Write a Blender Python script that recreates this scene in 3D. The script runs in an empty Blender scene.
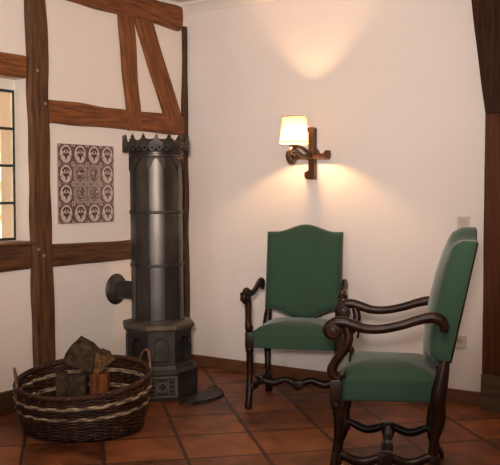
import bpy, bmesh, math, random
from mathutils import Vector, Matrix, noise
random.seed(7)
PI = math.pi
sc = bpy.context.scene
COL = sc.collection

# ------------------------------------------------------------------ camera, world, light, exposure
cam_d = bpy.data.cameras.new('camera')
cam_d.sensor_fit = 'HORIZONTAL'
cam_d.sensor_width = 36.0
cam_d.lens = 36.0 * 860.0 / 500.0
cam_d.clip_end = 60
cam = bpy.data.objects.new('camera', cam_d)
COL.objects.link(cam)
cam.location = (4.2105, -5.4455, 1.40)
cam.rotation_euler = (PI / 2 - math.radians(2.829), 0, math.radians(33.5))
sc.camera = cam

w = bpy.data.worlds.new('world')
sc.world = w
w.use_nodes = True
w.node_tree.nodes['Background'].inputs[0].default_value = (1.0, 0.82, 0.68, 1)
w.node_tree.nodes['Background'].inputs[1].default_value = 0.11


def area(name, loc, target, size, power, col, size_y=None):
    l = bpy.data.lights.new(name, 'AREA')
    l.energy = power
    l.color = col
    l.size = size
    if size_y:
        l.shape = 'RECTANGLE'
        l.size_y = size_y
    o = bpy.data.objects.new(name, l)
    COL.objects.link(o)
    o.location = loc
    o.rotation_euler = (Vector(target) - Vector(loc)).to_track_quat('-Z', 'Y').to_euler()
    return o


# assumed photographer's flash, just above the camera
fl = bpy.data.lights.new('assumed_camera_flash', 'SPOT')
fl.energy = 980
fl.color = (1.0, 0.86, 0.76)
fl.spot_size = math.radians(58)
fl.spot_blend = 1.0
fl.shadow_soft_size = 0.10
flo = bpy.data.objects.new('assumed_camera_flash', fl)
COL.objects.link(flo)
flo.location = (4.18, -5.55, 1.64)
flo.rotation_euler = (Vector((0.62, -0.5, 2.42)) - flo.location).to_track_quat('-Z', 'Y').to_euler()
# added overhead fill for flash bounced off the ceiling, in front of the camera
area('ceiling_bounce_fill', (2.9, -3.3, 2.82), (2.6, -2.9, 0.0), 1.7, 68, (1.0, 0.83, 0.68))
# assumed daylight from behind the camera: unseen area light added for the stove's highlight
area('assumed_daylight_fill', (3.0, -6.6, 1.5), (0.9, -0.9, 1.1), 0.9, 34, (0.92, 0.96, 1.0), 1.7)
sun = bpy.data.lights.new('sun', 'SUN')
sun.energy = 26.0
sun.color = (1.0, 0.9, 0.74)
sun.angle = 0.02
so = bpy.data.objects.new('sun', sun)
COL.objects.link(so)
so.rotation_euler = Vector((-0.42, -0.10, -0.9)).to_track_quat('-Z', 'Y').to_euler()

sc.view_settings.view_transform = 'Standard'
sc.view_settings.look = 'None'
sc.view_settings.gamma = 1.0
sc.view_settings.use_curve_mapping = False
sc.view_settings.exposure = 0.0


# ------------------------------------------------------------------ materials
def mat(name, col, rough=0.6, metal=0.0, col2=None, scale=8.0, stretch=(1, 1, 1), bump=0.0, bscale=None,
        coord='Object', detail=5.0, lo=0.35, hi=0.65, sheen=0.0, spec=0.5, bdist=0.01):
    m = bpy.data.materials.new(name)
    m.use_nodes = True
    nt = m.node_tree
    b = nt.nodes['Principled BSDF']
    b.inputs['Base Color'].default_value = (*col, 1)
    b.inputs['Roughness'].default_value = rough
    b.inputs['Metallic'].default_value = metal
    b.inputs['Specular IOR Level'].default_value = spec
    if sheen:
        b.inputs['Sheen Weight'].default_value = sheen
        b.inputs['Sheen Roughness'].default_value = 0.4
    tc = nt.nodes.new('ShaderNodeTexCoord')
    mp = nt.nodes.new('ShaderNodeMapping')
    mp.inputs['Scale'].default_value = stretch
    nt.links.new(tc.outputs[coord], mp.inputs['Vector'])
    if col2 is not None:
        n = nt.nodes.new('ShaderNodeTexNoise')
        n.inputs['Scale'].default_value = scale
        n.inputs['Detail'].default_value = detail
        r = nt.nodes.new('ShaderNodeValToRGB')
        r.color_ramp.elements[0].position = lo
        r.color_ramp.elements[1].position = hi
        r.color_ramp.elements[0].color = (*col, 1)
        r.color_ramp.elements[1].color = (*col2, 1)
        nt.links.new(mp.outputs[0], n.inputs['Vector'])
        nt.links.new(n.outputs['Fac'], r.inputs['Fac'])
        nt.links.new(r.outputs['Color'], b.inputs['Base Color'])
    if bump:
        n2 = nt.nodes.new('ShaderNodeTexNoise')
        n2.inputs['Scale'].default_value = bscale or scale
        n2.inputs['Detail'].default_value = detail
        bp = nt.nodes.new('ShaderNodeBump')
        bp.inputs['Strength'].default_value = bump
        bp.inputs['Distance'].default_value = bdist
        nt.links.new(mp.outputs[0], n2.inputs['Vector'])
        nt.links.new(n2.outputs['Fac'], bp.inputs['Height'])
        nt.links.new(bp.outputs[0], b.inputs['Normal'])
    return m


M = {}
M['plaster'] = mat('plaster', (0.70, 0.62, 0.56), 0.9, col2=(0.73, 0.655, 0.60), scale=1.3, bump=0.25, bscale=5.0, spec=0.1)
M['plaster_r'] = mat('plaster_smooth', (0.71, 0.645, 0.605), 0.9, col2=(0.735, 0.675, 0.635), scale=1.0, bump=0.10, bscale=3.0, spec=0.1)
M['ceiling'] = mat('ceiling_paint', (0.74, 0.69, 0.64), 0.9, bump=0.05, bscale=4, spec=0.1)
M['timber'] = mat('oak_timber', (0.075, 0.023, 0.006), 0.62, col2=(0.27, 0.090, 0.024), scale=3.0, stretch=(1.6, 16, 16), bump=0.7, bscale=3.0,
                  coord='UV', lo=0.32, hi=0.72, spec=0.3, detail=8)
M['timber_dark'] = mat('dark_timber', (0.030, 0.012, 0.005), 0.65, col2=(0.085, 0.036, 0.014), scale=3.0, stretch=(1.6, 14, 14), bump=0.5,
                       coord='UV', lo=0.3, hi=0.75, spec=0.3, detail=8)
M['timber_post'] = mat('post_timber', (0.038, 0.014, 0.005), 0.62, col2=(0.150, 0.064, 0.023), scale=2.6, stretch=(1.6, 14, 14), bump=0.7,
                       coord='UV', lo=0.3, hi=0.75, spec=0.3, detail=8)
M['brace'] = mat('brace_timber', (0.018, 0.006, 0.002), 0.7, col2=(0.050, 0.018, 0.006), scale=3.0, stretch=(1.6, 14, 14), bump=0.5,
                 coord='UV', lo=0.3, hi=0.75, spec=0.15)
M['doorpost'] = mat('doorpost_timber', (0.052, 0.017, 0.006), 0.6, col2=(0.105, 0.036, 0.012), scale=2.4, stretch=(1.2, 18, 18), bump=0.3,
                    coord='UV', lo=0.3, hi=0.75, spec=0.15)
M['plinth'] = mat('plinth_timber', (0.075, 0.042, 0.024), 0.7, col2=(0.115, 0.068, 0.040), scale=3, stretch=(14, 1.2, 14), bump=0.3, coord='UV', spec=0.3)
M['peg'] = mat('peg_wood', (0.22, 0.13, 0.07), 0.7, col2=(0.3, 0.2, 0.12), scale=60)
M['skirting'] = mat('skirting_wood', (0.085, 0.032, 0.012), 0.5, col2=(0.15, 0.06, 0.024), scale=5, stretch=(1.5, 20, 20), bump=0.2, coord='UV')
M['skirting_dark'] = mat('skirting_dark_wood', (0.035, 0.014, 0.006), 0.5, col2=(0.075, 0.032, 0.013), scale=5, stretch=(1.5, 20, 20), bump=0.2, coord='UV')
M['walnut'] = mat('walnut', (0.007, 0.0022, 0.0008), 0.36, col2=(0.024, 0.0070, 0.0022), scale=7, stretch=(3, 3, 1.2), bump=0.15, bscale=30, spec=0.26)
M['green'] = mat('green_cloth', (0.024, 0.057, 0.033), 0.8, col2=(0.028, 0.065, 0.038), scale=3.0, sheen=0.25, bump=0.12, bscale=260, spec=0.25, bdist=0.002)
M['iron'] = mat('cast_iron', (0.052, 0.046, 0.041), 0.36, metal=0.75, col2=(0.080, 0.071, 0.063), scale=5, bump=0.10, bscale=45, bdist=0.003)
M['iron_rough'] = mat('cast_iron_rough', (0.024, 0.020, 0.017), 0.52, metal=0.5, col2=(0.050, 0.042, 0.034), scale=9, bump=0.4, bscale=60, bdist=0.004)
M['iron_shade'] = mat('iron_shadow', (0.012, 0.011, 0.010), 0.6, metal=0.3, col2=(0.02, 0.018, 0.016), scale=20)  # near-black iron, shade of the stove's recesses put into the colour
M['ledge'] = mat('iron_ledge', (0.075, 0.058, 0.044), 0.5, metal=0.4, col2=(0.125, 0.10, 0.078), scale=8, bump=0.2, bscale=40)
M['willow'] = mat('brown_willow', (0.008, 0.0026, 0.0010), 0.5, col2=(0.040, 0.0125, 0.0045), scale=14, bump=0.2, bscale=60, spec=0.3)
M['willow_red'] = mat('red_willow', (0.016, 0.005, 0.0016), 0.45, col2=(0.080, 0.025, 0.009), scale=18, bump=0.2, bscale=60, spec=0.3)
M['willow_pale'] = mat('pale_willow', (0.12, 0.066, 0.034), 0.5, col2=(0.44, 0.32, 0.20), scale=16, bump=0.2, bscale=60)
M['willow_tan'] = mat('tan_willow', (0.10, 0.048, 0.022), 0.5, col2=(0.19, 0.10, 0.05), scale=22)
M['bark'] = mat('grey_bark', (0.016, 0.010, 0.006), 0.9, col2=(0.092, 0.058, 0.036), scale=22, bump=1.0, bscale=28, spec=0.1, lo=0.3, hi=0.75)
M['wood_tan'] = mat('split_wood', (0.070, 0.038, 0.018), 0.85, col2=(0.17, 0.095, 0.047), scale=12, stretch=(4, 4, 0.7), bump=0.7, bscale=14, spec=0.1)
M['wood_red'] = mat('red_split_wood', (0.085, 0.026, 0.008), 0.85, col2=(0.19, 0.062, 0.020), scale=12, stretch=(4, 4, 0.7), bump=0.6, bscale=14, spec=0.1)
M['end_grain'] = mat('end_grain', (0.10, 0.07, 0.045), 0.9, col2=(0.20, 0.145, 0.095), scale=26, bump=0.6, bscale=40, spec=0.1)
M['white_frame'] = mat('white_frame_paint', (0.76, 0.70, 0.63), 0.6, bump=0.05, bscale=20)
M['window_iron'] = mat('dark_green_iron', (0.012, 0.022, 0.020), 0.45, col2=(0.018, 0.03, 0.027), scale=30)
M['plastic'] = mat('cream_plastic', (0.54, 0.46, 0.40), 0.4, col2=(0.56, 0.48, 0.42), scale=4)
M['plastic_in'] = mat('cream_plastic_inset', (0.47, 0.40, 0.34), 0.45, col2=(0.49, 0.42, 0.36), scale=4)
M['hole'] = mat('dark_hole', (0.01, 0.01, 0.01), 0.8)
M['tile_glaze'] = mat('tile_glaze', (0.46, 0.36, 0.31), 0.22, col2=(0.58, 0.47, 0.41), scale=14)
M['tile_purple'] = mat('manganese_glaze', (0.085, 0.045, 0.040), 0.22, col2=(0.20, 0.125, 0.110), scale=70)
M['tile_deep'] = mat('manganese_dark_glaze', (0.060, 0.028, 0.027), 0.22, col2=(0.12, 0.065, 0.060), scale=60)
M['tile_mid'] = mat('manganese_wash_glaze', (0.15, 0.095, 0.085), 0.22, col2=(0.34, 0.25, 0.22), scale=80)
M['grout'] = mat('tile_grout', (0.34, 0.25, 0.21), 0.9, col2=(0.42, 0.32, 0.27), scale=40)
M['sconce'] = mat('sconce_wood', (0.030, 0.011, 0.004), 0.4, col2=(0.095, 0.036, 0.012), scale=18, stretch=(3, 3, 1), bump=0.2, bscale=40)
M['trim_grey'] = mat('shade_piping', (0.05, 0.045, 0.025), 0.7, col2=(0.08, 0.07, 0.045), scale=50)
M['ground'] = mat('outside_ground', (0.30, 0.24, 0.17), 0.9, col2=(0.4, 0.33, 0.25), scale=6)
M['outside'] = mat('outside_render', (0.30, 0.15, 0.07), 0.9, col2=(0.82, 0.70, 0.54), scale=5.0, stretch=(1, 4.5, 1.3), bump=0.5, bscale=9, lo=0.42, hi=0.56, detail=7)
M['stalk'] = mat('dry_stalk', (0.16, 0.08, 0.035), 0.8, col2=(0.28, 0.16, 0.08), scale=20)


def floor_mat():
    m = bpy.data.materials.new('terracotta_tiles')
    m.use_nodes = True
    nt = m.node_tree
    N = nt.nodes.new
    lk = nt.links.new
    b = nt.nodes['Principled BSDF']
    tc = N('ShaderNodeTexCoord')
    sx = N('ShaderNodeSeparateXYZ')
    lk(tc.outputs['Object'], sx.inputs[0])

    def mth(op, a, b_=None):
        n = N('ShaderNodeMath')
        n.operation = op
        for i, v in enumerate((a, b_)):
            if v is None:
                continue
            if isinstance(v, (int, float)):
                n.inputs[i].default_value = v
            else:
                lk(v, n.inputs[i])
        return n.outputs[0]
    # wobble of the hand-laid joints
    wn = N('ShaderNodeTexNoise')
    wn.inputs['Scale'].default_value = 5.0
    wn.inputs['Detail'].default_value = 3.0
    lk(tc.outputs['Object'], wn.inputs['Vector'])
    wob = mth('MULTIPLY', mth('SUBTRACT', wn.outputs['Fac'], 0.5), 0.03)
    P = 0.5945
    c = mth('ADD', mth('DIVIDE', mth('SUBTRACT', mth('ADD', sx.outputs[0], sx.outputs[1]), 0.145), P), wob)
    e = mth('ADD', mth('DIVIDE', mth('SUBTRACT', mth('SUBTRACT', sx.outputs[0], sx.outputs[1]), 2.845), P), wob)
    fc = mth('ABSOLUTE', mth('SUBTRACT', mth('FRACT', mth('ADD', c, 20.5)), 0.5))
    fe = mth('ABSOLUTE', mth('SUBTRACT', mth('FRACT', mth('ADD', e, 20.5)), 0.5))
    dmin = mth('MINIMUM', fc, fe)
    gr = N('ShaderNodeMapRange')
    gr.interpolation_type = 'SMOOTHSTEP'
    gr.inputs['From Min'].default_value = 0.008
    gr.inputs['From Max'].default_value = 0.042
    lk(dmin, gr.inputs['Value'])
    cid = N('ShaderNodeCombineXYZ')
    lk(mth('FLOOR', mth('ADD', c, 20.0)), cid.inputs[0])
    lk(mth('FLOOR', mth('ADD', e, 20.0)), cid.inputs[1])
    wh = N('ShaderNodeTexWhiteNoise')
    lk(cid.outputs[0], wh.inputs['Vector'])
    n1 = N('ShaderNodeTexNoise')
    n1.inputs['Scale'].default_value = 4.5
    n1.inputs['Detail'].default_value = 8
    n1.inputs['Roughness'].default_value = 0.65
    lk(tc.outputs['Object'], n1.inputs['Vector'])
    f = mth('ADD', mth('MULTIPLY', mth('SUBTRACT', n1.outputs['Fac'], 0.12), 1.05), mth('MULTIPLY', wh.outputs['Value'], 0.22))
    r = N('ShaderNodeValToRGB')
    r.color_ramp.elements[0].position = 0.28
    r.color_ramp.elements[0].color = (0.052, 0.0135, 0.0045, 1)
    r.color_ramp.elements[1].position = 0.80
    r.color_ramp.elements[1].color = (0.33, 0.108, 0.036, 1)
    lk(f, r.inputs['Fac'])
    mx = N('ShaderNodeMix')
    mx.data_type = 'RGBA'
    lk(gr.outputs[0], mx.inputs['Factor'])
    mx.inputs['A'].default_value = (0.040, 0.016, 0.008, 1)
    lk(r.outputs['Color'], mx.inputs['B'])
    lk(mx.outputs['Result'], b.inputs['Base Color'])
    b.inputs['Roughness'].default_value = 0.48
    b.inputs['Specular IOR Level'].default_value = 0.25
    bp = N('ShaderNodeBump')
    bp.inputs['Strength'].default_value = 0.5
    bp.inputs['Distance'].default_value = 0.006
    lk(mth('ADD', gr.outputs[0], mth('MULTIPLY', n1.outputs['Fac'], 1.2)), bp.inputs['Height'])
    lk(bp.outputs[0], b.inputs['Normal'])
    return m


M['floor'] = floor_mat()


def glass_mat():
    m = bpy.data.materials.new('old_window_glass')
    m.use_nodes = True
    nt = m.node_tree
    b = nt.nodes['Principled BSDF']
    b.inputs['Base Color'].default_value = (0.97, 0.97, 0.93, 1)
    b.inputs['Transmission Weight'].default_value = 1.0
    b.inputs['Roughness'].default_value = 0.06
    b.inputs['IOR'].default_value = 1.3
    n = nt.nodes.new('ShaderNodeTexNoise')
    n.inputs['Scale'].default_value = 14
    bp = nt.nodes.new('ShaderNodeBump')
    bp.inputs['Strength'].default_value = 0.25
    tc = nt.nodes.new('ShaderNodeTexCoord')
    nt.links.new(tc.outputs['Object'], n.inputs['Vector'])
    nt.links.new(n.outputs['Fac'], bp.inputs['Height'])
    nt.links.new(bp.outputs[0], b.inputs['Normal'])
    return m


M['glass'] = glass_mat()


def shade_mat():
    m = bpy.data.materials.new('cream_lampshade_fabric')
    m.use_nodes = True
    nt = m.node_tree
    out = nt.nodes['Material Output']
    nt.nodes.remove(nt.nodes['Principled BSDF'])
    d = nt.nodes.new('ShaderNodeBsdfDiffuse')
    d.inputs[0].default_value = (0.80, 0.72, 0.52, 1)
    t = nt.nodes.new('ShaderNodeBsdfTranslucent')
    t.inputs[0].default_value = (0.96, 0.66, 0.25, 1)
    n = nt.nodes.new('ShaderNodeTexNoise')
    n.inputs['Scale'].default_value = 120
    bp = nt.nodes.new('ShaderNodeBump')
    bp.inputs['Strength'].default_value = 0.1
    nt.links.new(n.outputs['Fac'], bp.inputs['Height'])
    nt.links.new(bp.outputs[0], d.inputs['Normal'])
    mx = nt.nodes.new('ShaderNodeMixShader')
    mx.inputs[0].default_value = 0.17
    nt.links.new(d.outputs[0], mx.inputs[1])
    nt.links.new(t.outputs[0], mx.inputs[2])
    nt.links.new(mx.outputs[0], out.inputs[0])
    return m


M['shade'] = shade_mat()


def emit_mat(name, col, strength):
    m = bpy.data.materials.new(name)
    m.use_nodes = True
    b = m.node_tree.nodes['Principled BSDF']
    b.inputs['Base Color'].default_value = (*col, 1)
    b.inputs['Emission Color'].default_value = (*col, 1)
    b.inputs['Emission Strength'].default_value = strength
    return m


M['bulb'] = emit_mat('warm_bulb', (1.0, 0.56, 0.25), 3500)


# ------------------------------------------------------------------ mesh helpers
def obj(name, bm, materials, parent=None, smooth=False, recalc=True, angle=None):
    if recalc:
        bmesh.ops.recalc_face_normals(bm, faces=bm.faces[:])
    me = bpy.data.meshes.new(name)
    bm.to_mesh(me)
    bm.free()
    if not isinstance(materials, (list, tuple)):
        materials = [materials]
    for m in materials:
        me.materials.append(m)
    if smooth:
        for p in me.polygons:
            p.use_smooth = True
        if angle:
            me.set_sharp_from_angle(angle=math.radians(angle))
    o = bpy.data.objects.new(name, me)
    COL.objects.link(o)
    if parent:
        o.parent = parent
    return o


def thing(name, label, cat, loc=(0, 0, 0), rz=0, group=None):
    o = bpy.data.objects.new(name, None)
    COL.objects.link(o)
    o.empty_display_size = 0.1
    o.location = loc
    o.rotation_euler = (0, 0, rz)
    return tag(o, label, cat, group)


def tag(o, label, cat, group=None):
    o['label'] = label
    o['category'] = cat
    if group:
        o['group'] = group
    return o


def struct(o, label=None, cat=None):
    o['kind'] = 'structure'
    if label:
        o['label'] = label
    if cat:
        o['category'] = cat
    return o


def box(bm, c, s, bevel=0.0, seg=2, M4=None, mi=0):
    r = bmesh.ops.create_cube(bm, size=1.0)
    vs = r['verts']
    bmesh.ops.scale(bm, vec=s, verts=vs)
    fs = list({f for v in vs for f in v.link_faces})
    if bevel:
        es = list({e for v in vs for e in v.link_edges})
        rb = bmesh.ops.bevel(bm, geom=es, offset=bevel, segments=seg, affect='EDGES', profile=0.6)
        vs = list({v for f in rb['faces'] for v in f.verts} | {v for v in vs if v.is_valid})
        fs = list({f for v in vs for f in v.link_faces})
    for f in fs:
        f.material_index = mi
    if M4 is not None:
        bmesh.ops.transform(bm, matrix=Matrix.Translation(c) @ M4, verts=vs)
    else:
        bmesh.ops.translate(bm, vec=c, verts=vs)
    return vs


def box2(bm, a, b, bevel=0.0, mi=0):
    c = [(a[i] + b[i]) / 2 for i in range(3)]
    s = [abs(b[i] - a[i]) for i in range(3)]
    return box(bm, c, s, bevel, mi=mi)


def catmull(pts, n=6):
    P = [Vector(p) for p in pts]
    out = []
    for i in range(len(P) - 1):
        p0 = P[i - 1] if i else P[0] * 2 - P[1]
        p1, p2 = P[i], P[i + 1]
        p3 = P[i + 2] if i + 2 < len(P) else P[-1] * 2 - P[-2]
        for k in range(n):
            t = k / n
            out.append(0.5 * ((2 * p1) + (p2 - p0) * t + (2 * p0 - 5 * p1 + 4 * p2 - p3) * t * t + (3 * p1 - p0 - 3 * p2 + p3) * t ** 3))
    out.append(P[-1])
    return out


def tube(bm, pts, rad, k=8, closed=False, caps=True, mi=0, flat=1.0, up=None):
    """tube along a polyline; rad a number or a list, flat squashes the section along the frame's second axis"""
    P = [Vector(p) for p in pts]
    n = len(P)
    R = rad if isinstance(rad, (list, tuple)) else [rad] * n
    rings = []
    ref = Vector(up) if up else None
    prev = None
    for i in range(n):
        if closed:
            t = P[(i + 1) % n] - P[i - 1]
        else:
            t = P[min(i + 1, n - 1)] - P[max(i - 1, 0)]
        t.normalize()
        if ref is not None:
            a = ref - t * ref.dot(t)
        elif prev is None:
            z = Vector((0, 0, 1)) if abs(t.z) < 0.9 else Vector((1, 0, 0))
            a = z - t * z.dot(t)
        else:
            a = prev - t * prev.dot(t)
        a.normalize()
        prev = a
        b = t.cross(a)
        rings.append([bm.verts.new(P[i] + a * (R[i] * math.cos(2 * PI * j / k)) + b * (R[i] * flat * math.sin(2 * PI * j / k))) for j in range(k)])
    m = n if closed else n - 1
    for i in range(m):
        A, B = rings[i], rings[(i + 1) % n]
        for j in range(k):
            f = bm.faces.new((A[j], A[(j + 1) % k], B[(j + 1) % k], B[j]))
            f.material_index = mi
    if caps and not closed:
        f = bm.faces.new(list(reversed(rings[0])))
        f.material_index = mi
        f = bm.faces.new(rings[-1])
        f.material_index = mi


def lathe(bm, prof, n=32, c=(0, 0, 0), a0=0.0, mi=0, rfun=None):
    rings = []
    for (r, z) in prof:
        ring = []
        for j in range(n):
            a = a0 + 2 * PI * j / n
            rr = r * (rfun(a) if rfun else 1.0)
            ring.append(bm.verts.new((c[0] + rr * math.cos(a), c[1] + rr * math.sin(a), c[2] + z)))
        rings.append(ring)
    for A, B in zip(rings, rings[1:]):
        for j in range(n):
            f = bm.faces.new((A[j], A[(j + 1) % n], B[(j + 1) % n], B[j]))
            f.material_index = mi
    f = bm.faces.new(list(reversed(rings[0])))
    f.material_index = mi
    f = bm.faces.new(rings[-1])
    f.material_index = mi


def prism(bm, poly, d, M4=Matrix.Identity(4), mi=0):
    """poly in local xy, extruded from z=0 to z=d, then placed by M4"""
    lo = [bm.verts.new(M4 @ Vector((x, y, 0))) for x, y in poly]
    hi = [bm.verts.new(M4 @ Vector((x, y, d))) for x, y in poly]
    n = len(poly)
    fs = [bm.faces.new(list(reversed(lo))), bm.faces.new(hi)]
    for i in range(n):
        fs.append(bm.faces.new((lo[i], lo[(i + 1) % n], hi[(i + 1) % n], hi[i])))
    for f in fs:
        f.material_index = mi


def ring_plate(bm, outer, inner, d, M4=Matrix.Identity(4), mi=0):
    """flat plate with one hole, extruded by d"""
    t = bmesh.new()
    for loop in (outer, inner):
        vs = [t.verts.new((x, y, 0)) for x, y in loop]
        for i in range(len(vs)):
            t.edges.new((vs[i], vs[(i + 1) % len(vs)]))
    bmesh.ops.triangle_fill(t, edges=t.edges[:], use_beauty=True)
    r = bmesh.ops.extrude_face_region(t, geom=t.faces[:])
    bmesh.ops.translate(t, vec=(0, 0, d), verts=[v for v in r['geom'] if isinstance(v, bmesh.types.BMVert)])
    mp = {v: bm.verts.new(M4 @ v.co) for v in t.verts}
    for f in t.faces:
        try:
            g = bm.faces.new([mp[v] for v in f.verts])
            g.material_index = mi
        except ValueError:
            pass
    t.free()


def circ(cx, cy, rx, ry=None, n=20):
    ry = ry or rx
    return [(cx + rx * math.cos(2 * PI * i / n), cy + ry * math.sin(2 * PI * i / n)) for i in range(n)]


# hewn timber: rails along a centre line; section w (in the wall plane) x d (out of the wall)
def timber(name, material, a, b, wa, wb, d, normal, label, cat='beam', seed=0, rough=0.006, sag=0.0, curve=None, back=0.0, chamf=0.014):
    a, b = Vector(a), Vector(b)
    nrm = Vector(normal).normalized()
    L = (b - a).length
    t = (b - a).normalized()
    side = nrm.cross(t).normalized()
    n = max(8, int(L / 0.06))
    bm = bmesh.new()
    uvl = bm.loops.layers.uv.new('UVMap')
    rings = []
    sec = []
    for i in range(n + 1):
        s = i / n
        wdt = wa + (wb - wa) * s
        p = a + (b - a) * s
        off = sag * math.sin(PI * s) if sag else 0
        if curve:
            off += curve(s)
        j1 = rough * noise.noise(Vector((s * L * 3.1, seed * 7.3, 0.2))) * 2
        j2 = rough * noise.noise(Vector((s * L * 3.1, seed * 7.3, 5.2))) * 2
        j3 = rough * noise.noise(Vector((s * L * 2.3, seed * 7.3, 9.7)))
        h0, h1 = -wdt / 2 + j1 + off, wdt / 2 + j2 + off
        dd = d + j3
        c = chamf
        prof = [(h0, -back), (h0, dd - c), (h0 + c * 0.4, dd - c * 0.35), (h0 + c, dd), ((h0 + h1) / 2, dd + 0.003), (h1 - c, dd), (h1 - c * 0.4, dd - c * 0.35), (h1, dd - c), (h1, -back)]
        rings.append([bm.verts.new(p + side * x + nrm * y) for x, y in prof])
        sec.append(prof)
    k = len(rings[0])
    vs = [0]
    for j in range(1, k):
        vs.append(vs[-1] + math.hypot(sec[0][j][0] - sec[0][j - 1][0], sec[0][j][1] - sec[0][j - 1][1]))
    vs.append(vs[-1] + wa)
    o0 = seed * 3.17
    for i in range(n):
        for j in range(k):
            j2_ = (j + 1) % k
            f = bm.faces.new((rings[i][j], rings[i][j2_], rings[i + 1][j2_], rings[i + 1][j]))
            u0, u1 = i / n * L + o0, (i + 1) / n * L + o0
            v0, v1 = vs[j], vs[j + 1]
            for lp, uv in zip(f.loops, ((u0, v0), (u0, v1), (u1, v1), (u1, v0))):
                lp[uvl].uv = uv
    for ring, u in ((rings[0], o0), (rings[-1], o0 + L)):
        f = bm.faces.new(ring)
        for lp in f.loops:
            q = lp.vert.co - a
            lp[uvl].uv = (u + q.dot(nrm) * 0.3, q.dot(side))
    o = obj(name, bm, material)
    tag(o, label, cat)
    return o


def board(name, a, b, material, axis, parent=None, bevel=0.004):
    """bevelled box with uv along one axis (0, 1 or 2)"""
    bm = bmesh.new()
    uvl = bm.loops.layers.uv.new('UVMap')
    box2(bm, a, b, bevel)
    oth = [i for i in range(3) if i != axis]
    for f in bm.faces:
        for lp in f.loops:
            c = lp.vert.co
            lp[uvl].uv = (c[axis], c[oth[0]] + c[oth[1]])
    return obj(name, bm, material, parent)


# ------------------------------------------------------------------ room shell
bm = bmesh.new()
box2(bm, (-0.3, -7.2, -0.12), (6.6, 0.3, 0.0))
struct(obj('floor', bm, M['floor']), 'worn terracotta floor laid with large square tiles set diagonally', 'floor')
bm = bmesh.new()
box2(bm, (-0.3, -7.2, 2.86), (6.6, 0.3, 3.0))
struct(obj('ceiling', bm, M['ceiling']), 'plain off-white ceiling above both walls', 'ceiling')
bm = bmesh.new()
box2(bm, (-0.3, 0.0, 0.0), (6.6, 0.3, 2.86))
struct(obj('wall_right', bm, M['plaster_r']), 'smooth plain white wall behind the lamp and the two chairs', 'wall')
WY0, WY1, WZ0, WZ1 = -2.68, -1.612, 1.062, 2.112
bm = bmesh.new()
box2(bm, (-0.3, -7.2, 0.0), (0.0, 0.0, WZ0))
box2(bm, (-0.3, -7.2, WZ1), (0.0, 0.0, 2.86))
box2(bm, (-0.3, WY1, WZ0), (0.0, 0.0, WZ1))
box2(bm, (-0.3, -7.2, WZ0), (0.0, WY0, WZ1))
struct(obj('wall_left', bm, M['plaster']), 'half-timbered wall of off-white plaster panels between dark beams', 'wall')

# cornice along the right wall
bm = bmesh.new()
prof = [(0, 2.790), (-0.010, 2.790), (-0.016, 2.800), (-0.030, 2.815), (-0.050, 2.832), (-0.075, 2.846), (-0.080, 2.86), (0, 2.86)]
A = [bm.verts.new((0.0, y, z)) for y, z in prof]
B = [bm.verts.new((6.6, y, z)) for y, z in prof]
for i in range(len(prof)):
    bm.faces.new((A[i], A[(i + 1) % len(prof)], B[(i + 1) % len(prof)], B[i]))
bm.faces.new(A)
bm.faces.new(list(reversed(B)))
struct(obj('trim_1', bm, M['ceiling']), 'pale moulded cornice where right wall meets ceiling', 'cornice')

struct(board('baseboard_right', (0.022, -0.022, 0.0), (2.440, 0.0, 0.088), M['skirting'], 0, bevel=0.005),
       'brown wooden skirting board along the plain right wall', 'skirting board')
struct(board('baseboard_left', (0.0, -6.9, 0.0), (0.024, -0.01, 0.146), M['skirting_dark'], 1, bevel=0.005),
       'dark tall skirting board along the half-timbered wall', 'skirting board')

# ------------------------------------------------------------------ window in the left wall
bm = bmesh.new()
fx0, fx1 = -0.190, -0.150
fy1, fy0, fz0, fz1 = WY1, WY0, WZ0, WZ1
IY1, IY0, IZ0, IZ1 = -1.624, -2.668, 1.080, 2.040
box2(bm, (fx0, IY1, fz0), (fx1, fy1, fz1), 0.006)
box2(bm, (fx0, fy0, fz0), (fx1, IY0, fz1), 0.006)
box2(bm, (fx0, IY0, fz0), (fx1, IY1, IZ0), 0.006)
box2(bm, (fx0, IY0, IZ1), (fx1, IY1, fz1), 0.006)
win = obj('window_1', bm, M['white_frame'])
struct(win, 'white framed window with dark green iron glazing bars at left', 'window')
bm = bmesh.new()
zs = [1.084, 1.316, 1.556, 1.793, 2.033]
ys = [-1.636, -1.976, -2.316, -2.656]
for z in zs:
    box2(bm, (-0.162, -2.656, z - 0.0085), (-0.132, -1.636, z + 0.0085), 0.004)
for y in ys:
    box2(bm, (-0.156, y - 0.008, 1.074), (-0.138, y + 0.008, 2.043), 0.004)
obj('glazing_bars', bm, M['window_iron'], win)
for iz in range(4):
    for iy in range(3):
        bm = bmesh.new()
        box2(bm, (-0.149, ys[iy + 1] + 0.009, zs[iz] + 0.009), (-0.145, ys[iy] - 0.009, zs[iz + 1] - 0.009))
        obj('pane', bm, M['glass'], win)
sill = board('window_sill', (-0.13, -2.80, 1.055), (0.045, -1.612, 1.072), M['skirting'], 1, win, bevel=0.006)

# what is seen through the panes: the sunlit render of the house opposite
bm = bmesh.new()
box2(bm, (-1.75, -6.0, -0.2), (-1.55, 3.5, 3.4))
struct(obj('wall_outside', bm, M['outside']), 'sunlit ochre wall outside, blurred through the window panes', 'wall')
bm = bmesh.new()
box2(bm, (-1.55, -6.0, -0.2), (-0.3, 3.5, -0.1))
struct(obj('ground_outside', bm, M['ground']), 'bare ground outside between the house and the opposite wall', 'ground')

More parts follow.
